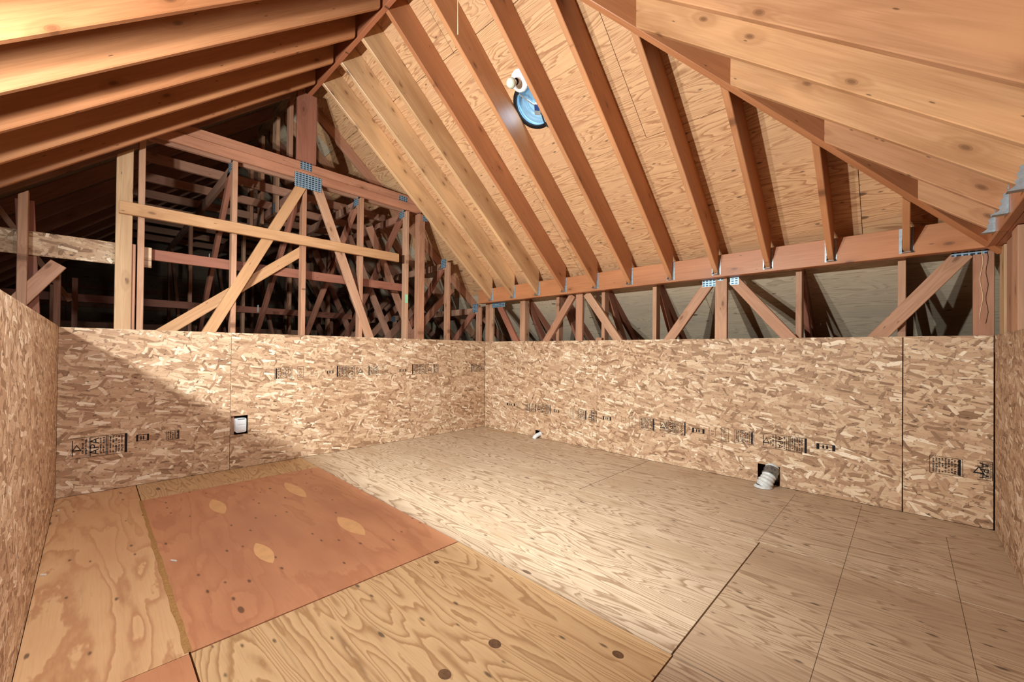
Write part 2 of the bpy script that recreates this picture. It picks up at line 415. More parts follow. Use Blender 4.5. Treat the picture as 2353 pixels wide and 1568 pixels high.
# ------------------------------------------------------------------ floor
LA, LB, HA, HB = 4.066, 4.707, 1.215, 1.209
fl = empty('floor', (0, 0, 0), 'plywood sheet floor of the attic room', None, None, 'structure')
link('floor_base', box_mesh([(-6.6, 7.6, -7.6, 2.9, -0.30, -0.020)]), M['base'], Matrix.Identity(4), fl)  # slab added to keep world light from leaking up from below
FP = [  # x0,x1,y0,y1,material
 (0.0, 2.50, -4.066, -3.647, 'plystrip'), (2.50, 4.94, -4.066, -3.647, 'plyor'),
 (0.0, 0.455, -3.645, -2.445, 'plyyel'), (0.457, 2.495, -3.645, -2.447, 'plyor'),
 (2.50, 3.715, -3.645, -2.447, 'plyyel'), (3.717, 4.9, -3.645, -2.447, 'plydim'),
 (0.0, 1.29, -2.445, -1.225, 'plypale'), (1.292, 3.71, -2.445, -1.225, 'plypale'), (3.713, 4.9, -2.445, -1.225, 'plydim'),
 (0.0, 2.47, -1.223, 0.0, 'plypale'), (2.472, 4.9, -1.223, 0.0, 'plypale')]
g = 0.0018
for (x0, x1, y0, y1, mt) in FP:
    p = panel_mesh(x1-x0-2*g, y1-y0-2*g, 0.018)
    link('panel', p, M[mt], Matrix.Translation((x0+g, y0+g, 0)), fl)
KN = [(3.225, -2.855, 0.021), (3.575, -2.582, 0.017), (3.210, -3.070, 0.020), (2.598, -2.668, 0.012)]
# pale boat-shaped repair patches in the orange sheet
for (x0, x1, yc, wd) in [(0.77, 1.13, -3.29, 0.085), (0.715, 1.19, -2.805, 0.09), (1.727, 2.03, -3.255, 0.075), (1.683, 2.06, -2.785, 0.10)]:
    L = (x1-x0); pl = []
    for i in range(13):
        t = i/12; pl.append((t*L, wd/2*math.sin(math.pi*t)**0.8))
    for i in range(11, 0, -1):
        t = i/12; pl.append((t*L, -wd/2*math.sin(math.pi*t)**0.8))
    link('patch', prism_mesh(pl, -0.002, 0.0006), M['patch'], Matrix.Translation((x0, yc, 0)), fl)
# round knots in the yellow sheet
for (x, y, r) in KN:
    link('knot', prism_mesh([(r*1.25*math.cos(i*math.pi/8), r*math.sin(i*math.pi/8)) for i in range(16)], -0.002, 0.0005), M['knot'], Matrix.Translation((x, y, 0)), fl)
# chalk lines snapped over the joists
for (x, y0, y1) in [(4.085, -2.25, -0.05), (4.485, -1.9, -0.35), (3.70, -1.22, -0.12)]:
    link('chalk_line', box_mesh([(-0.0008, 0.0008, 0, y1-y0, -0.001, 0.0004)]), M['chalk'], Matrix.Translation((x, y0, 0)), fl)
# strip of saw dust in the joint beside the orange sheet
pl = []
for i in range(31): pl.append((0.46+i*2.03/30, -3.641+0.005*random.random()))
for i in range(30, -1, -1): pl.append((0.46+i*2.03/30, -3.655-0.012*random.random()*(0.3+i/40)))
link('saw_dust', prism_mesh(pl, -0.001, 0.0012), M['dust'], Matrix.Identity(4), fl)

# ------------------------------------------------------------------ OSB knee walls
def text_mesh(body, size):
    cu = bpy.data.curves.new('lettering', 'FONT'); cu.body = body; cu.size = size; cu.align_x = 'CENTER'; cu.align_y = 'CENTER'; cu.resolution_u = 3
    ob = bpy.data.objects.new('lettering', cu); COL.objects.link(ob)
    me = bpy.data.meshes.new_from_object(ob.evaluated_get(bpy.context.evaluated_depsgraph_get()))
    bpy.data.objects.remove(ob); return me

def stamp_mesh(kind, w, h, rot=-90, flip=False, seed=0):
    """flat ink print in xy, lower-left at 0,0"""
    rnd = random.Random(seed); R = []; bm = bmesh.new()
    def rect(x0, x1, y0, y1):
        if flip: x0, x1 = w-x1, w-x0
        v = [bm.verts.new((x, y, 0)) for x, y in ((x0, y0), (x1, y0), (x1, y1), (x0, y1))]; bm.faces.new(v)
    def ring(x0, x1, y0, y1, t):
        rect(x0, x1, y0, y0+t); rect(x0, x1, y1-t, y1); rect(x0, x0+t, y0, y1); rect(x1-t, x1, y0, y1)
    def ticks(x0, x1, y0, y1, n):
        """columns of small unreadable type"""
        cw = (x1-x0)/n
        for i in range(n):
            y = y0 + rnd.random()*0.01; xx = x0+i*cw
            while y < y1-0.004:
                l = 0.003+rnd.random()*0.005
                if rnd.random() < 0.82:
                    rect(xx+cw*0.10, xx+cw*(0.55+0.32*rnd.random()), y, min(y1, y+l))
                y += l+0.0025
    def text(body, size, cx, cy):
        me = text_mesh(body, size); a = math.radians(rot); c, s_ = math.cos(a), math.sin(a)
        vv = [bm.verts.new((cx+v.co.x*c-v.co.y*s_, cy+v.co.x*s_+v.co.y*c, 0)) for v in me.vertices]
        for p in me.polygons:
            try: bm.faces.new([vv[i] for i in p.vertices])
            except ValueError: pass
        bpy.data.meshes.remove(me)
    if kind == 'apa':
        rect(0, w, h-0.003, h); rect(0, w*0.9, 0, 0.003)
        t = 0.004
        a, b, c = (w*0.05, h*0.3), (w*0.05, h*0.72), (w*0.17, h*0.5)
        def tri(s0):
            cx, cy = w*0.11, h*0.5
            return [(cx+(-0.5)*s0, cy-0.42*s0), (cx+0.5*s0, cy-0.42*s0), (cx, cy+0.5*s0)]
        o1, o2 = tri(0.052), tri(0.032)
        for i in range(3):
            j = (i+1) % 3
            q4 = [o1[i], o1[j], o2[j], o2[i]]
            if flip: q4 = [(w-x, y) for x, y in q4][::-1]
            bm.faces.new([bm.verts.new((x, y, 0)) for x, y in q4])
        rect(w*0.035, w*0.05, h*0.12, h*0.88)
        ticks(w*0.19, w*0.30, h*0.12, h*0.9, 2)
        for xx in (0.315, 0.34): rect(w*xx, w*(xx+0.012), h*0.04, h*0.96)
        cxp = w*0.42
        text('APA', h*0.46, (w-cxp) if flip else cxp, h*0.5)
        ticks(w*0.50, w*0.60, h*0.06, h*0.94, 2)
        for xx in (0.61, 0.64): rect(w*xx, w*(xx+0.014), h*0.03, h*0.97)
        ticks(w*0.67, w*0.93, h*0.05, h*0.95, 5)
        rect(w*0.95, w, h*0.02, h)
    elif kind == 'box':
        ring(0, w, 0, h, 0.0025); ticks(w*0.08, w*0.92, h*0.06, h*0.94, max(3, int(w/0.016))); rect(w*0.86, w*0.94, h*0.05, h*0.95)
    elif kind == 'date':
        ring(0, w, 0, h, 0.003); text('OCT-07', h*0.235, w*0.5, h*0.5)
    elif kind == 'num':
        rect(0, 0.0025, h*0.1, h*0.9); rect(w-0.0025, w, h*0.1, h*0.9); text('2 0', h*0.34, w*0.5, h*0.5)
    else:
        rect(0, w*0.16, h*0.1, h*0.9); rect(w*0.84, w, h*0.1, h*0.9); rect(0, w, h*0.82, h*0.9); rect(0, w, h*0.1, h*0.16)
        rect(w*0.32, w*0.42, h*0.25, h*0.72); rect(w*0.52, w*0.62, h*0.25, h*0.72)
    me = bpy.data.meshes.new('stamp'); bm.to_mesh(me); bm.free(); return me

class Wall:
    def __init__(s, name, label, x, z, org, H):
        s.x, s.z, s.org, s.H = V3(x), V3(z), V3(org), H
        s.root = empty(name, org, label, None, None, 'structure'); s.panels = []
    def at(s, u, v, d=0.0): return s.org + s.x*u + Z_*v + s.z*d
    def panel(s, u0, u1, holes=(), mat='osb', dv=0.0, tilt=0.0):
        hs = [(a-u0-0.0015, b-u0-0.0015, c, d) for a, b, c, d in holes]
        me = panel_mesh(u1-u0-0.003, s.H+dv-0.002, 0.011, hs)
        o = link('panel', me, M[mat], frame(s.x, Z_, s.z, s.at(u0+0.0015, 0.002)), s.root)
        s.panels.append((u0, u1, o)); return o
    def stamp(s, kind, u0, u1, v0, v1, rot=-90, flip=False, seed=0, shear=0.0):
        par = next(o for a, b, o in s.panels if a-0.01 <= (u0+u1)/2 <= b+0.01)
        me = stamp_mesh(kind, u1-u0, v1-v0, rot, flip, seed)
        link('stamp', me, M['ink'], frame(s.x, Z_, s.z, s.at(u0, v0, 0.0006)), par)

# back-left wall: face at X=0, u = Y + LA
wa = Wall('wall_back_left', 'strand board knee wall with an electrical outlet, left of the far corner', (0, 1, 0), (1, 0, 0), (0, -LA, 0), HA)
wa.panel(0, LA-3.037); wa.panel(LA-3.037, LA-0.597, [(LA-3.031, LA-2.901, 0.300, 0.469)]); wa.panel(LA-0.597, LA)
uA = lambda y: LA+y
for i, (kd, y0, y1, z0, z1, rt, fp) in enumerate([
    ('box', -2.69, -2.535, .785, .895, 90, True), ('date', -2.485, -2.43, .79, .905, 90, False), ('num', -2.36, -2.25, .80, .885, 90, False), ('small', -2.20, -2.135, .82, .86, 90, False),
    ('apa', -2.10, -1.81, .785, .905, 90, True), ('box', -1.755, -1.625, .79, .90, 90, True), ('date', -1.60, -1.545, .79, .905, 90, False), ('small', -1.36, -1.27, .815, .855, 90, False),
    ('apa', -1.19, -0.90, .785, .905, 90, True), ('box', -0.875, -0.80, .79, .90, 90, True), ('apa', -0.25, -0.02, .785, .895, 90, True),
    ('apa', -4.00, -3.70, .265, .415, 90, False), ('small', -3.65, -3.575, .335, .40, 90, False), ('box', -3.47, -3.385, .325, .40, 90, False)]):
    wa.stamp(kd, uA(y0), uA(y1), z0, z1, rt, fp, i)
# back-right wall: face at Y=0, u = X
wb = Wall('wall_back_right', 'strand board knee wall with two pipe cut-outs, right of the far corner', (1, 0, 0), (0, -1, 0), (0, 0, 0), HB)
wb.panel(0.004, 1.853, [(0.955, 1.050, 0.012, 0.088)]); wb.panel(1.853, 4.293, [(3.418, 3.577, 0.0012, 0.158)]); wb.panel(4.296, LB-0.004)
for i, (kd, x0, x1, z0, z1) in enumerate([
    ('small', .45, .60, .345, .39), ('date', .62, .69, .31, .42), ('box', .79, .865, .30, .42), ('box', .88, .97, .31, .42), ('apa', .99, 1.20, .315, .425), ('small', 1.25, 1.33, .34, .385), ('num', 1.40, 1.46, .32, .40), ('date', 1.49, 1.545, .30, .42), ('box', 1.59, 1.72, .305, .42),
    ('apa', 1.755, 1.848, .30, .425), ('small', 1.93, 2.03, .335, .385), ('num', 2.15, 2.20, .33, .42), ('date', 2.24, 2.31, .30, .425), ('box', 2.36, 2.52, .295, .425), ('apa', 2.57, 2.82, .295, .425), ('small', 2.88, 2.99, .335, .39), ('num', 3.03, 3.085, .32, .41), ('date', 3.13, 3.195, .30, .42), ('box', 3.24, 3.39, .305, .42), ('apa', 3.445, 3.755, .30, .42), ('small', 3.815, 3.93, .345, .40),
    ('box', 4.425, 4.575, .30, .415), ('apa', 4.635, 4.70, .30, .42)]):
    wb.stamp(kd, x0, x1, z0, z1, -90, False, 40+i)
link('cleat', box_mesh([(1.825, 1.895, 0.0115, 0.04, 1.10, 1.238)]), M['stud'], Matrix.Identity(4), wb.root)
# left wall: face at Y=-LA, u = -X
wd = Wall('wall_left', 'strand board knee wall running along the left edge towards the camera', (-1, 0, 0), (0, 1, 0), (4.9, -LA, 0), 1.222)
wd.panel(0, 4.9-2.44); wd.panel(4.9-2.44, 4.9-0.001)
# right wall: face at X=LB, u = -Y
wr = Wall('wall_right', 'strand board knee wall at the right edge of the picture', (0, -1, 0), (-1, 0, 0), (LB, 0, 0), 1.209)
wr.panel(0.012, 0.47, mat='osbs'); wr.panel(0.47, 2.91, mat='osbs')

# ------------------------------------------------------------------ ceiling: roof sheathing sheets
ce = empty('ceiling', (0, 0, 4), 'plywood roof sheathing nailed over the rafters', None, None, 'structure')
VENT = (2.085, 1.80)   # x, v
def slope(xdir, ydir, zdir, org, u0, u1, rows, clips, first, mats, hole=None):
    for j in range(len(rows)-1):
        v0, v1 = rows[j], rows[j+1]
        u = u0 - (first if j % 2 else first+1.22)
        while u < u1:
            a, b = max(u, u0), min(u+2.44, u1)
            u += 2.44
            if b-a < 0.05: continue
            poly = [(a+g, v0+g), (b-g, v0+g), (b-g, v1-g), (a+g, v1-g)]
            for c in clips:
                poly = clip(poly, *c)
                if len(poly) < 3: break
            if len(poly) < 3: continue
            mt = mats(a, b, v0, v1)
            ox, oy = poly[0]
            loc = org + xdir*ox + ydir*oy
            pl = [(x-ox, y-oy) for x, y in poly]
            if hole and a < hole[0] < b and v0 < hole[1] < v1:
                bm = bmesh.new(); edges = []
                for loop in (pl, [(hole[0]-ox+hole[2]*math.cos(2*math.pi*i/32), hole[1]-oy+hole[2]*math.sin(2*math.pi*i/32)) for i in range(32)]):
                    vv = [bm.verts.new((x, y, 0)) for x, y in loop]
                    edges += [bm.edges.new((vv[i], vv[(i+1) % len(vv)])) for i in range(len(vv))]
                bmesh.ops.triangle_fill(bm, use_beauty=True, edges=edges)
                ret = bmesh.ops.extrude_face_region(bm, geom=bm.faces[:])
                bmesh.ops.translate(bm, verts=[e for e in ret['geom'] if isinstance(e, bmesh.types.BMVert)], vec=(0, 0, 0.012))
                bmesh.ops.recalc_face_normals(bm, faces=bm.faces[:])
                me = bpy.data.meshes.new('sheet'); bm.to_mesh(me); bm.free()
            else:
                me = prism_mesh(pl, 0, 0.012)
            link('plywood_sheet', me, M[mt], frame(xdir, ydir, zdir, loc), ce)
ZS = ZR + VO
# slope above the back-right wall
rows = [0.0, 0.69, 1.91, 3.22, 4.40, 5.6]
slope(X_, V3((0, 1, -S))/K, V3((0, S, 1))/K, V3((0, YR, ZS)), -6.0, 6.4, rows, [(1, -1/K, HIPC+YR)], 0.9,
      lambda a, b, v0, v1: 'plyback' if (v0 >= 2.9 or b < 0.3) else 'plyceil', (VENT[0], (YR*-1-VENT[1]/math.sqrt(1+.84**2))*K, 0.185))
# left slope
slope(-X_, V3((0, -1, -S))/K, V3((0, -S, 1))/K, V3((0, YR, ZS)), -7.0, 6.0, [0.0, 0.69, 1.91, 3.13, 4.35, 5.9], [(-1, -1/K, (HIPC+YR)*1.0)], 0.4,
      lambda a, b, v0, v1: 'plygrey')
# hip end at the right
XA = HIPC+YR
slope(-Y_, V3((1, 0, -S))/K, V3((S, 0, 1))/K, V3((XA, 0, ZS)), -3.0, 8.0, [0.0, 1.22, 2.44, 3.66, 5.6], [(-1, -1/K, YR), (1, -1/K, -YR)], 0.6,
      lambda a, b, v0, v1: 'plyceil')
# added black sheets over the sheathing, keeping world light out of the gaps
for (xd, yd, zd, og, poly) in [
    (X_, V3((0, 1, -S))/K, V3((0, S, 1))/K, V3((0, YR, ZS)), [(-6.2, 0), (XA, 0), (XA+6.4/K, 6.4), (-6.2, 6.4)]),
    (-X_, V3((0, -1, -S))/K, V3((0, -S, 1))/K, V3((0, YR, ZS)), [(-XA, 0), (6.2, 0), (6.2, 6.4), (-XA-6.4/K, 6.4)]),
    (-Y_, V3((1, 0, -S))/K, V3((S, 0, 1))/K, V3((XA, 0, ZS)), [(-YR, 0), (-YR+6.4/K, 6.4), (-YR-6.4/K, 6.4)])]:
    parts = [poly]
    if xd == X_:
        hx, hv, hr = VENT[0], (YR*-1-VENT[1]/math.sqrt(1+.84**2))*K, 0.185
        parts = [clip(poly, 1, 0, hx-hr), clip(poly, -1, 0, -hx-hr), clip(clip(clip(poly, 1, 0, hx+hr), -1, 0, -hx+hr), 0, 1, hv-hr), clip(clip(clip(poly, 1, 0, hx+hr), -1, 0, -hx+hr), 0, -1, -hv-hr)]
    for pp in parts: link('light_block_sheet', prism_mesh(pp, 0.0135, 0.02), M['black'], frame(xd, yd, zd, og), ce)
board('ridge_light_block', (-6.3, YR, ZS+0.045), (XA+0.1, YR, ZS+0.045), 0.5, 0.02, Y_, M['black'], ce)  # added unseen strip, stops world light leaking in along the ridge
for sg in (1, -1):
    a = V3((XA, YR, ZS+0.05)); b = V3((XA+4.0, YR+sg*4.0, ZS-S*4.0+0.05))
    board('hip_light_block', a, b, 0.5, 0.02, V3((1, -sg, 0)), M['black'], ce)  # added unseen strip, closes the hip joint to world light
# far gable wall with battens
gw = empty('wall_far', (-5.6, -2.4, 0), 'dim plywood end wall far behind the roof trusses', None, None, 'structure')
for j, (z0, z1) in enumerate([(0, 1.2), (1.2, 2.4), (2.4, 4.1)]):
    for (y0, y1) in [(-6.5, -4.2), (-4.2, -1.8), (-1.8, 0.6), (0.6, 2.2)]:
        link('panel', panel_mesh(y1-y0-0.006, z1-z0-0.006, 0.012), M['plygrey'], frame(Y_, Z_, X_, (-5.6, y0, z0)), gw)
link('wall_light_block', box_mesh([(-5.66, -5.63, -7.2, 3.0, -0.2, 4.2)]), M['black'], Matrix.Identity(4), gw)  # added black sheet, blocks world light at the end wall gaps
for z in (1.45, 1.75, 2.05): link('batten', box_mesh([(-5.595, -5.56, -6.4, 0.5, z, z+0.06)]), M['rear'], Matrix.Identity(4), gw)

# ------------------------------------------------------------------ ridge, hips, rafters, beams
RB = 0.038
rb = board('ridge_board', (-0.10, YR, ZR+0.13), (XA+0.05, YR, ZR+0.13), 0.30, RB, Z_, M['dark'])
tag(rb, 'dark ridge board at the peak where the two rafter rows meet', 'ridge board')
hN = lambda d: (Z_ - d*Z_.dot(d)).normalized()
for sgn, lab in ((1, 'diagonal hip rafter running down to the far right corner'), (-1, 'diagonal hip rafter running down towards the camera side')):
    a = V3((XB+0.01, YB-0.01, ZF-0.02)) if sgn > 0 else V3((XB+0.01, 2*YR-YB, ZF-0.02))
    b = V3((XA, YR, ZR-0.02)); d = (b-a).normalized(); n = hN(d)
    tag(board('hip_rafter', a+n*0.143, b+n*0.143, 0.286, 0.044, n, M['raf'], None, V3((1, -sgn, 0)).cross(Z_), V3((1, -sgn, 0)).cross(Z_)), lab, 'hip rafter')

# rafters above the back-right wall
MX = [0.25, 0.665, 1.075, 1.48, 1.90, 2.30, 2.72, 3.12, 3.51, 3.91, 4.31]
dm = V3((0, -1, S))/K; nm = V3((0, S, 1))/K
hipn = V3((1, -1, 0))
for i, x in enumerate(MX):
    yt = -2.405 if x < XA+0.05 else x-HIPC-0.03
    yt = max(yt, -2.405)
    y0 = YB - nm.y*D/2
    a = V3((x, y0, zm(y0))); b = V3((x, yt, zm(yt)))
    jack = x > 2.5
    if jack: yt = x-HIPC+0.032-nm.y*D/2; b = V3((x, yt, zm(yt)))
    mt = 'rafp' if i < 3 else 'raf'
    o = board('rafter', a+nm*D/2, b+nm*D/2, D, 0.038, nm, M[mt], None, Y_, hipn if jack else None, 0.004)
    if not jack: lab = 'long rafter of the main plywood slope, %s from the king post' % ORD[i]
    else: lab = 'jack rafter of the main plywood slope meeting the hip, %s from the far right corner' % ORD[len(MX)-1-i]
    tag(o, lab, 'rafter', 'rafters of the main slope')
# left slope rafters
dl = V3((0, 1, S))/K; nl = V3((0, -S, 1))/K
for i, x in enumerate([0.225, 0.64, 1.07, 1.48, 1.89, 2.30]):
    a = V3((x, -6.0, zl(-6.0))); b = V3((x, YR-0.045-nl.y*D/2, zl(YR-0.045-nl.y*D/2)))
    o = board('rafter', a+nl*D/2, b+nl*D/2, D, 0.038, nl, M['raf'], None, Y_, Y_, 0.005)
    tag(o, 'long rafter of the left slope, %s from the back-left wall' % ORD[i], 'rafter', 'rafters of the left slope')
# hip end rafters
dr = V3((-1, 0, S))/K; nr = V3((S, 0, 1))/K
RY = [-0.45, -0.85, -1.25, -1.65, -2.05, -2.45, -2.85]
for i, y in enumerate(RY):
    xt = (y+HIPC+0.032 if y > YR else (2*YR-y)+HIPC+0.032) - nr.x*D/2
    x0 = XB - nr.x*D/2
    a = V3((x0, y, zr(x0))); b = V3((xt, y, zr(xt)))
    o = board('rafter', a+nr*D/2, b+nr*D/2, D, 0.038, nr, M['rafr'], None, X_, V3((1, -1, 0)) if y > YR else V3((1, 1, 0)), 0.004)
    tag(o, 'glossy knotty rafter of the right hip end, %s from the far right corner' % ORD[i], 'rafter', 'rafters of the hip end')

# beams with hangers
BH = 0.19; BZ = ZF-0.022
bm_ = empty('ceiling_beam', (2.3, YB+0.04, BZ), 'long horizontal beam carrying the rafter feet above the back-right wall', 'beam')
board('timber', (-0.02, YB+0.019, BZ+BH/2), (4.72, YB+0.019, BZ+BH/2), BH, 0.038, Z_, M['raf'], bm_)
board('timber', (-0.02, YB+0.058, BZ+BH/2), (4.72, YB+0.058, BZ+BH/2), BH, 0.038, Z_, M['dark'], bm_)
bm2 = empty('ceiling_beam', (XB+0.04, -2.2, BZ), 'short dark beam at the far right carrying the glossy rafters', 'beam')
board('timber', (XB+0.019, YB-0.002, BZ+BH/2), (XB+0.019, -4.7, BZ+BH/2), BH, 0.038, Z_, M['raf'], bm2)
board('timber', (XB+0.058, YB-0.002, BZ+BH/2), (XB+0.058, -4.7, BZ+BH/2), BH, 0.038, Z_, M['dark'], bm2)
def hanger_mesh():
    # local x across the rafter, y away from the beam, z up; rafter seat at z=0
    B = [(-0.0215, 0.0215, 0.0, 0.05, -0.002, 0.0)]
    for s_ in (-1, 1):
        B.append((min(s_*0.0205, s_*0.036), max(s_*0.0205, s_*0.036), 0.0, 0.0022, -0.002, 0.165))
        for q in range(5): B.append((s_*0.029-0.003, s_*0.029+0.003, 0.002, 0.0045, 0.012+q*0.033, 0.020+q*0.033))
    me = box_mesh(B)
    bm = bmesh.new(); bm.from_mesh(me)
    for s_ in (-1, 1):   # notched side cheeks
        for x in (s_*0.0200, s_*0.0218):
            pr = [(0, 0), (0.048, 0), (0.026, 0.020), (0.031, 0.036), (0.020, 0.046), (0.026, 0.064), (0.015, 0.076), (0.018, 0.094), (0, 0.10)]
            vv = [bm.verts.new((x, y, z)) for y, z in pr]; bm.faces.new(vv if s_*x > 0.0205 else vv[::-1])
    bm.to_mesh(me); bm.free(); return me
HG = hanger_mesh(); HG.materials.append(M['galv'])
for x in MX: link('joist_hanger', HG, None, frame(X_, -Y_, Z_, (x, YB-0.0005, ZF-0.001)) @ Matrix.Diagonal((1, 1, 1, 1)), bm_)
for y in RY: link('joist_hanger', HG, None, frame(Y_, -X_, Z_, (XB-0.0005, y, ZF-0.001)), bm2)

# ------------------------------------------------------------------ framing in the plane of the back-left wall
def plate(name, parent, c, w, h, x, y):
    x, y = V3(x), V3(y); z = x.cross(y)
    me = box_mesh([(-w/2, w/2, -h/2, h/2, 0, 0.0016)])
    return link(name, me, M['plate'], frame(x, y, z, V3(c)), parent)
gt = empty('girder_truss', (-0.04, -2.43, 0), 'flat-topped timber truss above the back-left wall with a large metal nail plate', 'truss')
board('top_chord', (-0.035, -3.72, 2.815), (-0.035, -1.08, 2.815), 0.089, 0.038, Z_, M['chord'], gt)
board('top_chord', (-0.055, -3.50, 2.908), (-0.055, -1.12, 2.908), 0.089, 0.038, Z_, M['chord'], gt)
board('top_chord', (-0.135, -3.60, 2.812), (-0.135, -1.15, 2.812), 0.089, 0.038, Z_, M['rear'], gt)
board('web', (-0.035, -2.435, 2.765), (-0.035, -3.105+0.0-0.42, 0.55), 0.089, 0.038, Y_, M['pine'], gt)
board('web', (-0.036, -2.325, 2.765), (-0.036, -1.545, 0.75), 0.089, 0.038, Y_, M['stud'], gt)
plate('nail_plate', gt, (-0.0155, -2.405, 2.757), 0.258, 0.145, Y_, Z_)
plate('nail_plate', gt, (-0.0355, -2.42, 2.918), 0.108, 0.080, Y_, Z_)
plate('nail_plate', gt, (-0.0355, -1.32, 2.885), 0.115, 0.085, Y_, Z_)
tag(board('king_post', (-0.030, -2.425, 2.955), (-0.030, -2.425, ZR-0.018), 0.184, 0.038, Y_, M['red']), 'wide dark red post holding up the end of the ridge board', 'post')
tag(board('horizontal_brace', (0.0195, -3.77, 2.142), (0.0195, -1.409, 2.158), 0.095, 0.038, Z_, M['pine']), 'pale horizontal board nailed across the truss webs above the back-left wall', 'brace')
tag(board('knotty_post', (-0.0205, -3.739, 0.3), (-0.0205, -3.739, zl(-3.70)+0.0), 0.094, 0.038, Y_, M['post'], None, None, V3((0, -S, 1))), 'wide pale knotty post left of the horizontal brace', 'post')
tag(board('stud', (-0.070, -3.640, 0.3), (-0.070, -3.640, 2.768), 0.089, 0.040, X_, M['stud']), 'narrow tall stud right beside the wide knotty post', 'stud')
tag(board('short_stud', (-0.066, -3.688, 0.3), (-0.066, -3.688, 1.88), 0.089, 0.036, X_, M['stud']), 'short stud wedged between the knotty post and the tall stud', 'stud')
tag(board('corner_post', (-0.05, -4.238, 0.3), (-0.05, -4.238, zl(-4.26)+0.01), 0.089, 0.046, X_, M['stud'], None, None, V3((0, -S, 1))), 'upright post at the far left above the left wall', 'post')
tag(board('backing_board', (-0.106, -4.60, 1.797), (-0.106, -3.69, 1.805), 0.170, 0.012, Z_, M['osb']), 'strip of strand board fixed horizontally behind the far left post', 'board')
tag(board('short_brace', (-0.035, -4.31, 1.29), (-0.035, -4.072, 1.665), 0.089, 0.038, V3((0, 0, 1)), M['stud']), 'short diagonal timber with a freely ending top beside the far left post', 'brace')
tag(board('red_stud', (-0.135, -4.16, 0.3), (-0.135, -4.24, 2.1), 0.089, 0.038, Y_, M['red']), 'reddish slanted stud behind the far left post', 'stud')
tag(board('diagonal_brace', (-0.128, -2.43, 2.070), (-0.128, -3.70, 1.03), 0.089, 0.036, Z_, M['pine'], None, Y_), 'diagonal brace rising from lower left to the middle stud, behind the long web', 'brace')
rbz = board('red_brace', (-0.172, -3.60, 1.842), (-0.172, -1.20, 1.848), 0.089, 0.036, Z_, M['red'])
tag(rbz, 'dark red horizontal board behind the studs, below the pale horizontal brace', 'brace')
tag(board('spacer_block', (-0.118, -3.60, 1.885), (-0.118, -3.60, 1.725), 0.04, 0.06, X_, M['osb']), 'small strand board block at the left end of the dark red board', 'block')

# trusses running away behind the back-left wall
def rear_truss(y, zt, label, mat, end=True, tags=()):
    t = empty('rear_truss', (-0.2, y, 0), label, 'truss', 'trusses behind the back-left wall')
    x0 = -0.030
    board('end_post', (x0-0.0445, y, 0.3), (x0-0.0445, y, zt-0.005), 0.089, 0.040, X_, M[mat], t)
    L = 5.2
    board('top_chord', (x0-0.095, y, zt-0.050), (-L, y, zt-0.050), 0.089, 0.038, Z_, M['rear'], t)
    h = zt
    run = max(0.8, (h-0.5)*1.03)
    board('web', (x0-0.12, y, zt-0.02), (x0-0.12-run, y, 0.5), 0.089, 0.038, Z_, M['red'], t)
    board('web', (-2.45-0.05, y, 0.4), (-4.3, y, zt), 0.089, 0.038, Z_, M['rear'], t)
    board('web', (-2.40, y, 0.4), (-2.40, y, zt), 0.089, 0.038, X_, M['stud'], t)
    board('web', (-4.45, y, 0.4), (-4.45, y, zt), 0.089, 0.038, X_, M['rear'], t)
    plate('nail_plate', t, (x0-0.11, y-0.0206, zt-0.01), 0.11, 0.12, X_, Z_)
    plate('nail_plate', t, (-2.40, y-0.0206, zt-0.06), 0.12, 0.10, X_, Z_)
    return t
RTY = [(-3.02, 2.765, 'stud', 'rear truss whose end post stands left of the long diagonal web'), (-2.43, 2.762, 'stud', 'rear truss whose end post stands under the large nail plate'),
       (-1.83, 2.765, 'stud', 'rear truss whose end post crosses the right end of the pale brace'), (-1.255, 2.765, 'stud', 'rear truss with green tags just right of the pale brace'),
       (-0.62, 2.25, 'stud', 'lower rear truss between the main truss and the far corner'), (-0.055, 1.70, 'stud', 'lowest rear truss in the far corner')]
RT = [rear_truss(y, z, lb, mt) for y, z, mt, lb in RTY]
tag(board('stud', (-0.05, -1.068, 0.3), (-0.05, -1.068, 2.762), 0.089, 0.088, X_, M['stud']), 'doubled stud at the right end of the flat truss', 'stud')
plate('nail_plate', gt, (-0.0045, -1.03, 2.72), 0.07, 0.07, Y_, Z_)
# paper and plastic tags stapled to the trusses
link('tag', box_mesh([(-0.02, 0.02, -0.035, 0.035, 0, 0.001)]), M['green'], frame(X_, Z_, -Y_, (-0.62, -1.255-0.0205, 2.18)), RT[3])
link('tag', box_mesh([(-0.018, 0.018, -0.05, 0.05, 0, 0.001)]), M['greenp'], frame(Y_, Z_, X_, (-0.0295, -1.262, 1.70)), RT[3])
link('tag', box_mesh([(-0.03, 0.03, -0.05, 0.05, 0, 0.001)]), M['paper'], frame(X_, Z_, -Y_, (-1.02, -3.02-0.0205, 2.03)), RT[0])
link('tag', box_mesh([(-0.03, 0.03, -0.045, 0.045, 0, 0.001)]), M['paper'], frame(X_, Z_, -Y_, (-1.55, -2.43-0.0205, 1.58)), RT[1])
# purlins under the flat chords
for i in range(7):
    x = -0.65-0.6*i
    z = 2.812
    o = board('purlin', (x, -3.62, z), (x, -1.20, z), 0.089, 0.038, Z_, M['rear'])
    tag(o, 'horizontal purlin under the rear truss tops, %s from the back-left wall' % ORD[i], 'purlin', 'purlins behind the back-left wall')
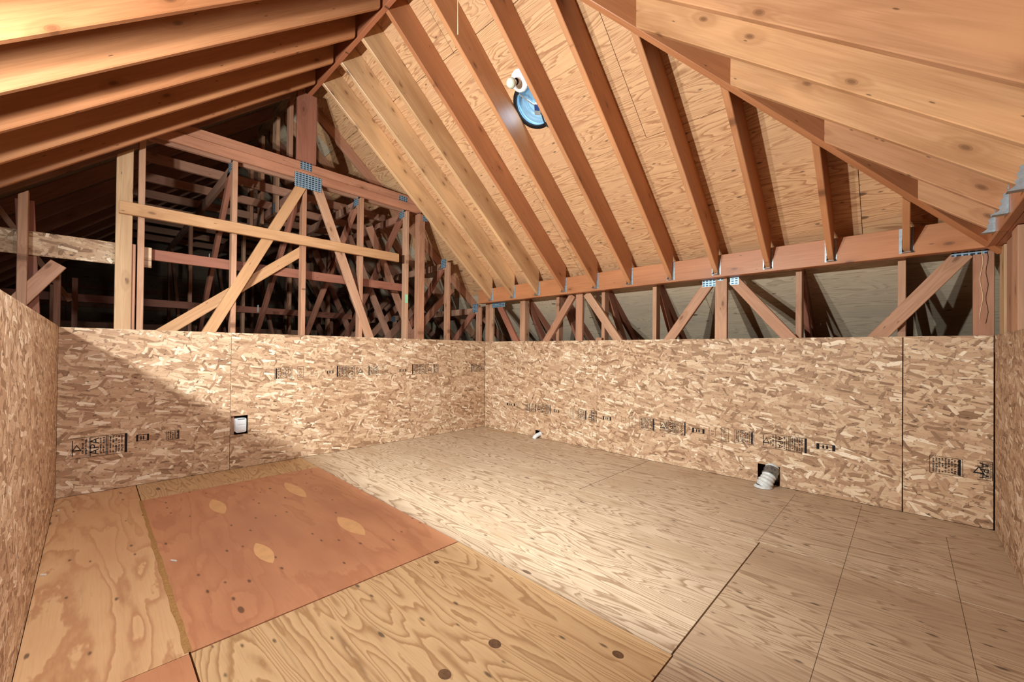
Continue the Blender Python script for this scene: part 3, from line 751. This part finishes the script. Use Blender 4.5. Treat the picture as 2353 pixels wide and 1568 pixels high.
# posts under the rear ridge
for i, (x, z0) in enumerate([(-0.36, 2.85), (-0.82, 2.83), (-1.40, 2.83), (-1.88, 2.83)]):
    t = empty('ridge_post', (x, -2.47, z0), 'upright ridge post behind the dark king post, %s from it' % ORD[i], 'post', 'ridge posts')
    board('timber', (x, -2.475, 2.60 if i else 2.9), (x, -2.475, ZR+0.02), 0.14 if i else 0.089, 0.038, X_, M['stud'], t)
    if i: plate('nail_plate', t, (x, -2.475-0.0196, 2.66), 0.11, 0.11, X_, Z_)
# rafters further back
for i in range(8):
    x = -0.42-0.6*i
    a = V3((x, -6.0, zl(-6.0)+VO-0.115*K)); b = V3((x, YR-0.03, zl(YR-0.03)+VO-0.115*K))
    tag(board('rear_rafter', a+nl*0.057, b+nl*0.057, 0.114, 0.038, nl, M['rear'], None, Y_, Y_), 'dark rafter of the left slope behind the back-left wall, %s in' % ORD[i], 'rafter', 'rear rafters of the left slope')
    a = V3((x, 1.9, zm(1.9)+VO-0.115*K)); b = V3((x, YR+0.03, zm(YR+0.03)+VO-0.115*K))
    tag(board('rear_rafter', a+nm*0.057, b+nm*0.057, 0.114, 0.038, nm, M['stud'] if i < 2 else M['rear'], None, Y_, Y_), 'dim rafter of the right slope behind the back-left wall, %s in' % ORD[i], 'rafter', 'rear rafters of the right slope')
    # web timbers bracing the lower right slope
    if i < 6:
        tag(board('rear_brace', (x-0.05, -0.25, zm(-0.25)+0.10), (x-0.05, -1.25, 0.9), 0.089, 0.038, V3((0, 1, 1)), M['rear']), 'slanted brace under the right slope behind the back-left wall, %s in' % ORD[i], 'brace', 'rear braces of the right slope')
        tag(board('rear_brace', (x-0.11, -1.5, 2.62), (x-0.11, -0.75, 1.0), 0.089, 0.038, V3((0, 1, 1)), M['rear']), 'steep brace crossing below the rear trusses, %s in' % ORD[i], 'brace', 'rear cross braces')
# braces seen low down in the dark
tag(board('lateral_brace', (-2.32, -4.6, 1.62), (-2.32, -0.9, 1.62), 0.089, 0.036, Z_, M['red']), 'dim red horizontal brace deep behind the studs', 'brace')
tag(board('lateral_brace', (-4.36, -5.0, 1.40), (-4.36, -0.9, 1.40), 0.089, 0.036, Z_, M['rear']), 'dim horizontal brace far behind at the end wall', 'brace')
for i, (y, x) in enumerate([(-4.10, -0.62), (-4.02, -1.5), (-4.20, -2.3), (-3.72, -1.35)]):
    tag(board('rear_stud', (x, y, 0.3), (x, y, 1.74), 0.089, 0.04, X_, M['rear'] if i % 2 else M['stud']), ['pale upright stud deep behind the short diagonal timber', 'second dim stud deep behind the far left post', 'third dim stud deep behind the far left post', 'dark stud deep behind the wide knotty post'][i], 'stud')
tag(board('rear_brace', (-0.7, -4.45, 2.55-0.35), (-1.1, -4.05, 1.5), 0.089, 0.038, X_, M['rear']), 'dark leaning brace under the left slope behind the far left post', 'brace')
pt = empty('rear_plate', (-3.0, -3.6, 1.9), 'bright metal nail plate on a truss web deep in the dark', 'nail plate')
board('timber', (-3.0, -3.62, 0.4), (-3.0, -3.62, 2.4), 0.089, 0.038, Y_, M['rear'], pt)
plate('nail_plate', pt, (-2.979, -3.60, 1.86), 0.16, 0.12, Y_, Z_)

# ------------------------------------------------------------------ framing above the back-right wall
gb = empty('girder_truss', (2.4, 0.03, 0), 'low timber truss with diagonal webs under the long beam above the back-right wall', 'truss')
yb = 0.032
TZ = 1.79
board('top_chord', (-0.1, yb, TZ+0.045), (4.75, yb, TZ+0.045), 0.089, 0.038, Z_, M['red'], gb)
def webB(xt, zt, xb, zb, mat, w=0.089, yy=yb, zend=0.35):
    s_ = (xb-xt)/(zb-zt); board('web', (xt, yy, zt), (xt+s_*(zend-zt), yy, zend), w, 0.038, X_, M[mat], gb)
webB(0.235, 1.745, 0.585, 1.21, 'red'); webB(1.497, 1.745, 1.10, 1.21, 'stud'); webB(1.592, 1.785, 1.592, 1.21, 'stud', 0.093)
webB(1.69, 1.745, 2.09, 1.21, 'stud'); webB(3.02, 1.73, 2.65, 1.21, 'stud'); webB(3.117, 1.785, 3.117, 1.21, 'stud', 0.10)
webB(3.215, 1.73, 3.63, 1.21, 'stud'); webB(4.58, 1.745, 4.165, 1.21, 'stud', 0.094); webB(4.662, 1.785, 4.662, 1.21, 'stud', 0.09)
for (x, z, w_, h_) in [(3.015, 1.728, 0.115, 0.085), (3.228, 1.725, 0.07, 0.085), (3.112, 1.752, 0.045, 0.04), (4.60, 1.742, 0.155, 0.03), (0.25, 1.727, 0.26, 0.085)]:
    plate('nail_plate', gb, (x, yb-0.0198, z), w_, h_, X_, Z_)
tag(board('corner_stud', (-0.012, 0.075, 0.3), (-0.012, 0.075, 1.78), 0.10, 0.038, X_, M['stud']), 'short post behind the far corner of the two walls', 'post')
tag(board('corner_stud', (0.06, 0.078, 0.3), (0.06, 0.078, 1.78), 0.06, 0.038, X_, M['stud']), 'second short post just right of the far corner', 'post')
for i, x in enumerate([0.66, 1.245, 1.882, 2.477, 3.687, 4.288]):
    t = empty('jack_truss', (x, 0.1, 0), 'small jack truss behind the low truss of the back-right wall, %s from the far corner' % ORD[i], 'truss', 'jack trusses behind the back-right wall')
    wd_ = 0.042 if i else 0.09
    board('end_post', (x, 0.105, 0.3), (x, 0.105, 1.80), 0.089, wd_, Y_, M['stud'], t)
    board('web', (x+0.005, 0.17, 1.74), (x+0.005, 0.98, 0.55), 0.089, 0.038, Z_, M['red'], t)
    a = V3((x, 1.9, zm(1.9)+VO-0.09*K)); b = V3((x, 0.06, zm(0.06)+VO-0.09*K))
    board('top_chord', a+nm*0.045, b+nm*0.045, 0.088, 0.038, nm, M['red'], t)
# posts at the far right edge
tag(board('corner_stud', (4.742, -0.10, 0.3), (4.742, -0.10, BZ-0.004), 0.16, 0.038, Y_, M['post']), 'grey-green upright board right of the knotty corner post', 'post')
tag(board('corner_stud', (4.745, -0.33, 0.3), (4.745, -0.33, BZ-0.004), 0.18, 0.038, Y_, M['stud']), 'upright board behind the right wall, second from the corner', 'post')
tag(board('corner_stud', (4.73, -0.60, 0.3), (4.73, -0.60, BZ-0.004), 0.16, 0.038, Y_, M['stud']), 'upright board at the right edge of the picture', 'post')
# wire stapled to the knotty post
wp = [(4.655, 0.0105, 1.76)] + [(4.652+0.006*math.sin(i*0.9), 0.0105, 1.74-i*0.033) for i in range(14)]
tag(link('wire', tube_mesh(wp, 0.002, 6), M['cord'], smooth=True), 'thin pale wire hanging down the knotty post in the far right corner', 'wire')
wp = [(4.675+0.005*math.sin(i*1.3), 0.0108, 1.74-i*0.035) for i in range(14)]
tag(link('wire', tube_mesh(wp, 0.0012, 6), M['black'], smooth=True), 'thin dark wire running down the knotty corner post beside the pale one', 'wire')

# ------------------------------------------------------------------ outlet, pipe, duct
ou = empty('outlet', (0.0, -2.958, 0.317), 'white weatherproof outlet in a dark cut-out of the back-left wall', 'outlet')
def rbox(w, h, d, r=0.012, n=5):
    pl = []
    for cx, cy, a0 in ((w/2-r, h/2-r, 0), (-w/2+r, h/2-r, 90), (-w/2+r, -h/2+r, 180), (w/2-r, -h/2+r, 270)):
        for i in range(n+1):
            a = math.radians(a0+90*i/n); pl.append((cx+r*math.cos(a), cy+r*math.sin(a)))
    return prism_mesh(pl, 0, d)
FA = lambda y, z, x: frame(Y_, Z_, X_, (x, y, z))
link('box', rbox(0.078, 0.118, 0.05, 0.008), M['white'], FA(-2.962, 0.386, -0.058), ou)
link('cover', rbox(0.082, 0.128, 0.014, 0.014), M['white'], FA(-2.955, 0.384, -0.008), ou)
link('lid', rbox(0.062, 0.044, 0.006, 0.006), M['white'], FA(-2.955, 0.412, 0.006), ou)
link('lid', rbox(0.062, 0.044, 0.006, 0.006), M['white'], FA(-2.955, 0.355, 0.006), ou)
link('hinge', box_mesh([(-0.028, 0.028, -0.003, 0.003, 0, 0.009)]), M['galv'], FA(-2.955, 0.441, 0.006), ou)

pe = empty('pipe_elbow', (1.01, -0.07, 0), 'small white plastic pipe elbow coming out of the wall near the far corner', 'pipe')
pts = bez((1.045, 0.10, 0.052), (1.04, 0.0, 0.055), (1.022, -0.055, 0.05), (1.008, -0.085, 0.0), 18)
link('pipe', tube_mesh(pts, 0.024, 16), M['white'], None, pe, True)
link('collar', tube_mesh(pts[5:8], 0.029, 16), M['white'], None, pe, True)

du = empty('flexible_duct', (3.49, -0.08, 0), 'white flexible duct with foil tape bending from a wall cut-out to the floor', 'duct')
dp = bez((3.47, 0.20, 0.20), (3.545, 0.05, 0.17), (3.525, -0.05, 0.105), (3.478, -0.105, 0.002), 72)
link('sleeve', tube_mesh(dp, lambda t: 0.050+0.0035*math.sin(t*2*math.pi*13)+(0.006*math.sin((t-0.8)*16) if t > 0.8 else 0), 20), M['duct'], None, du, True)
link('tape', tube_mesh(dp[38:52], lambda t: 0.0555+0.002*math.sin(t*9), 20, caps=False), M['tape'], None, du, True)
link('floor_flange', lathe_mesh([(0.056, 0.0), (0.066, 0.0), (0.068, 0.006), (0.058, 0.012), (0.05, 0.02)], 20), M['duct'], Matrix.Translation((3.482, -0.104, 0.0005)), du, True)

# ------------------------------------------------------------------ roof vent and lamp holder
vx = VENT[0]; vy = -VENT[1]/math.sqrt(1+.84**2)
vc = V3((vx, vy, zm(vy)+VO)); fx, fy, fz = X_, V3((0, 1, -S))/K, nm
VM = frame(fx, fy, fz, vc)
ve = empty('roof_vent', vc, 'round metal roof vent opening with bluish dome between two rafters', 'vent')
link('black_collar', lathe_mesh([(0.158, -0.006), (0.186, -0.006), (0.188, -0.001), (0.1835, 0.004), (0.158, 0.012), (0.158, -0.006)], 40), M['black'], VM, ve, True)
prof = [(0.182, 0.011), (0.178, 0.03)]
for i in range(1, 19):
    t = i/18; prof.append((0.178*(1-t)**0.7 + (0.004 if i % 3 == 0 else -0.002), 0.03+0.15*t**0.8))
prof[-1] = (0.004, 0.18)
link('dome', lathe_mesh(prof, 40), M['ventm'], VM, ve, True)
# daylight seeping in through the vent
ld = bpy.data.lights.new('vent_daylight', 'AREA'); ld.shape = 'DISK'; ld.size = 0.16; ld.energy = 0.9; ld.color = (0.55, 0.78, 1.0)
o = bpy.data.objects.new('vent_daylight', ld); COL.objects.link(o); o.matrix_world = VM @ Matrix.Translation((0, 0, 0.06))
th = vc + fx*0.03 + fy*0.035 - fz*0.020
link('thermostat', rbox(0.055, 0.085, 0.045, 0.006), M['galv'], frame(fx, fy, fz, th) @ Matrix.Rotation(0.5, 4, 'Z'), ve)
link('thermostat_face', rbox(0.042, 0.045, 0.004, 0.004), M['blue'], frame(fx, fy, fz, th-fz*0.003) @ Matrix.Rotation(0.5, 4, 'Z') @ Matrix.Translation((-0.002, -0.016, 0)), ve)
link('conduit', tube_mesh([VM @ V3(p) for p in bez((0.045, 0.075, -0.005), (0.04, 0.17, -0.07), (0.10, 0.27, -0.06), (0.10, 0.07, -0.01), 28)], 0.006, 8), M['black'], None, ve, True)
link('bracket', box_mesh([(-0.16, 0.16, -0.006, 0.006, 0.012, 0.018)]), M['galv'], VM @ Matrix.Rotation(1.0, 4, 'Z'), ve)

lh_c = V3((2.225, -1.70, 3.105))
ax = V3((0.03, -0.82, -0.57)).normalized()      # axis of the lamp, pointing away from its mount
lx = ax.cross(Z_).normalized(); ly = ax.cross(lx)
LM = frame(lx, ly, ax, lh_c)
lh = empty('lamp_holder', lh_c, 'white porcelain lamp holder with unlit bulb on the rafter above the roof vent', 'lamp')
link('base', lathe_mesh([(0.0, -0.012), (0.072, -0.012), (0.077, -0.006), (0.075, 0.004), (0.060, 0.012), (0.034, 0.016), (0.0, 0.016)], 28), M['porc'], LM, lh, True)
link('socket', lathe_mesh([(0.029, 0.014), (0.027, 0.035), (0.023, 0.045), (0.0, 0.045)], 20), M['porc'], LM, lh, True)
link('collar', lathe_mesh([(0.0235, 0.045), (0.0235, 0.052), (0.0, 0.052)], 20), M['black'], LM, lh, True)
link('bulb', lathe_mesh([(0.0, 0.050), (0.016, 0.050), (0.018, 0.062), (0.026, 0.078), (0.034, 0.094), (0.037, 0.110), (0.033, 0.126), (0.022, 0.138), (0.008, 0.144), (0.0, 0.1445)], 22), M['bulb'], LM, lh, True)
link('screw', lathe_mesh([(0.0, 0.006), (0.006, 0.0125), (0.0, 0.0135)], 8), M['black'], LM @ Matrix.Translation((0.0, -0.048, 0.0)), lh)
link('mounting_block', box_mesh([(-0.052, 0.052, -0.045, 0.045, -0.05, -0.012)]), M['raf'], LM, lh)

tag(link('pull_cord', tube_mesh([(2.313, -2.36, 3.62), (2.316, -2.36, 3.4), (2.319, -2.358, 3.2), (2.325, -2.36, 3.022)], 0.0028, 6), M['cord'], smooth=True), 'thin pale cord hanging from the ridge at the top of the picture', 'cord')

# ------------------------------------------------------------------ loose bits on the floor
tag(board('lath', (0.165, -0.071, 0.004), (0.65, -0.066, 0.004), 0.018, 0.007, Y_, M['pine']), 'thin pale wood strip lying on the floor in the far corner', 'wood strip')
for (x, y, a, l, lab) in [(1.66, -3.60, 0.6, 0.03, 'white splinter lying on the orange floor sheet'), (0.32, -4.04, 0.2, 0.02, 'tiny white chip on the floor by the left wall, the farther one'), (1.40, -4.045, 1.0, 0.02, 'tiny white chip on the floor by the left wall, the nearer one')]:
    me = box_mesh([(-l/2, l/2, -0.004, 0.004, 0, 0.005)])
    tag(link('wood_chip', me, M['paper'], Matrix.Translation((x, y, 0.0008)) @ Matrix.Rotation(a, 4, 'Z')), lab, 'chip')
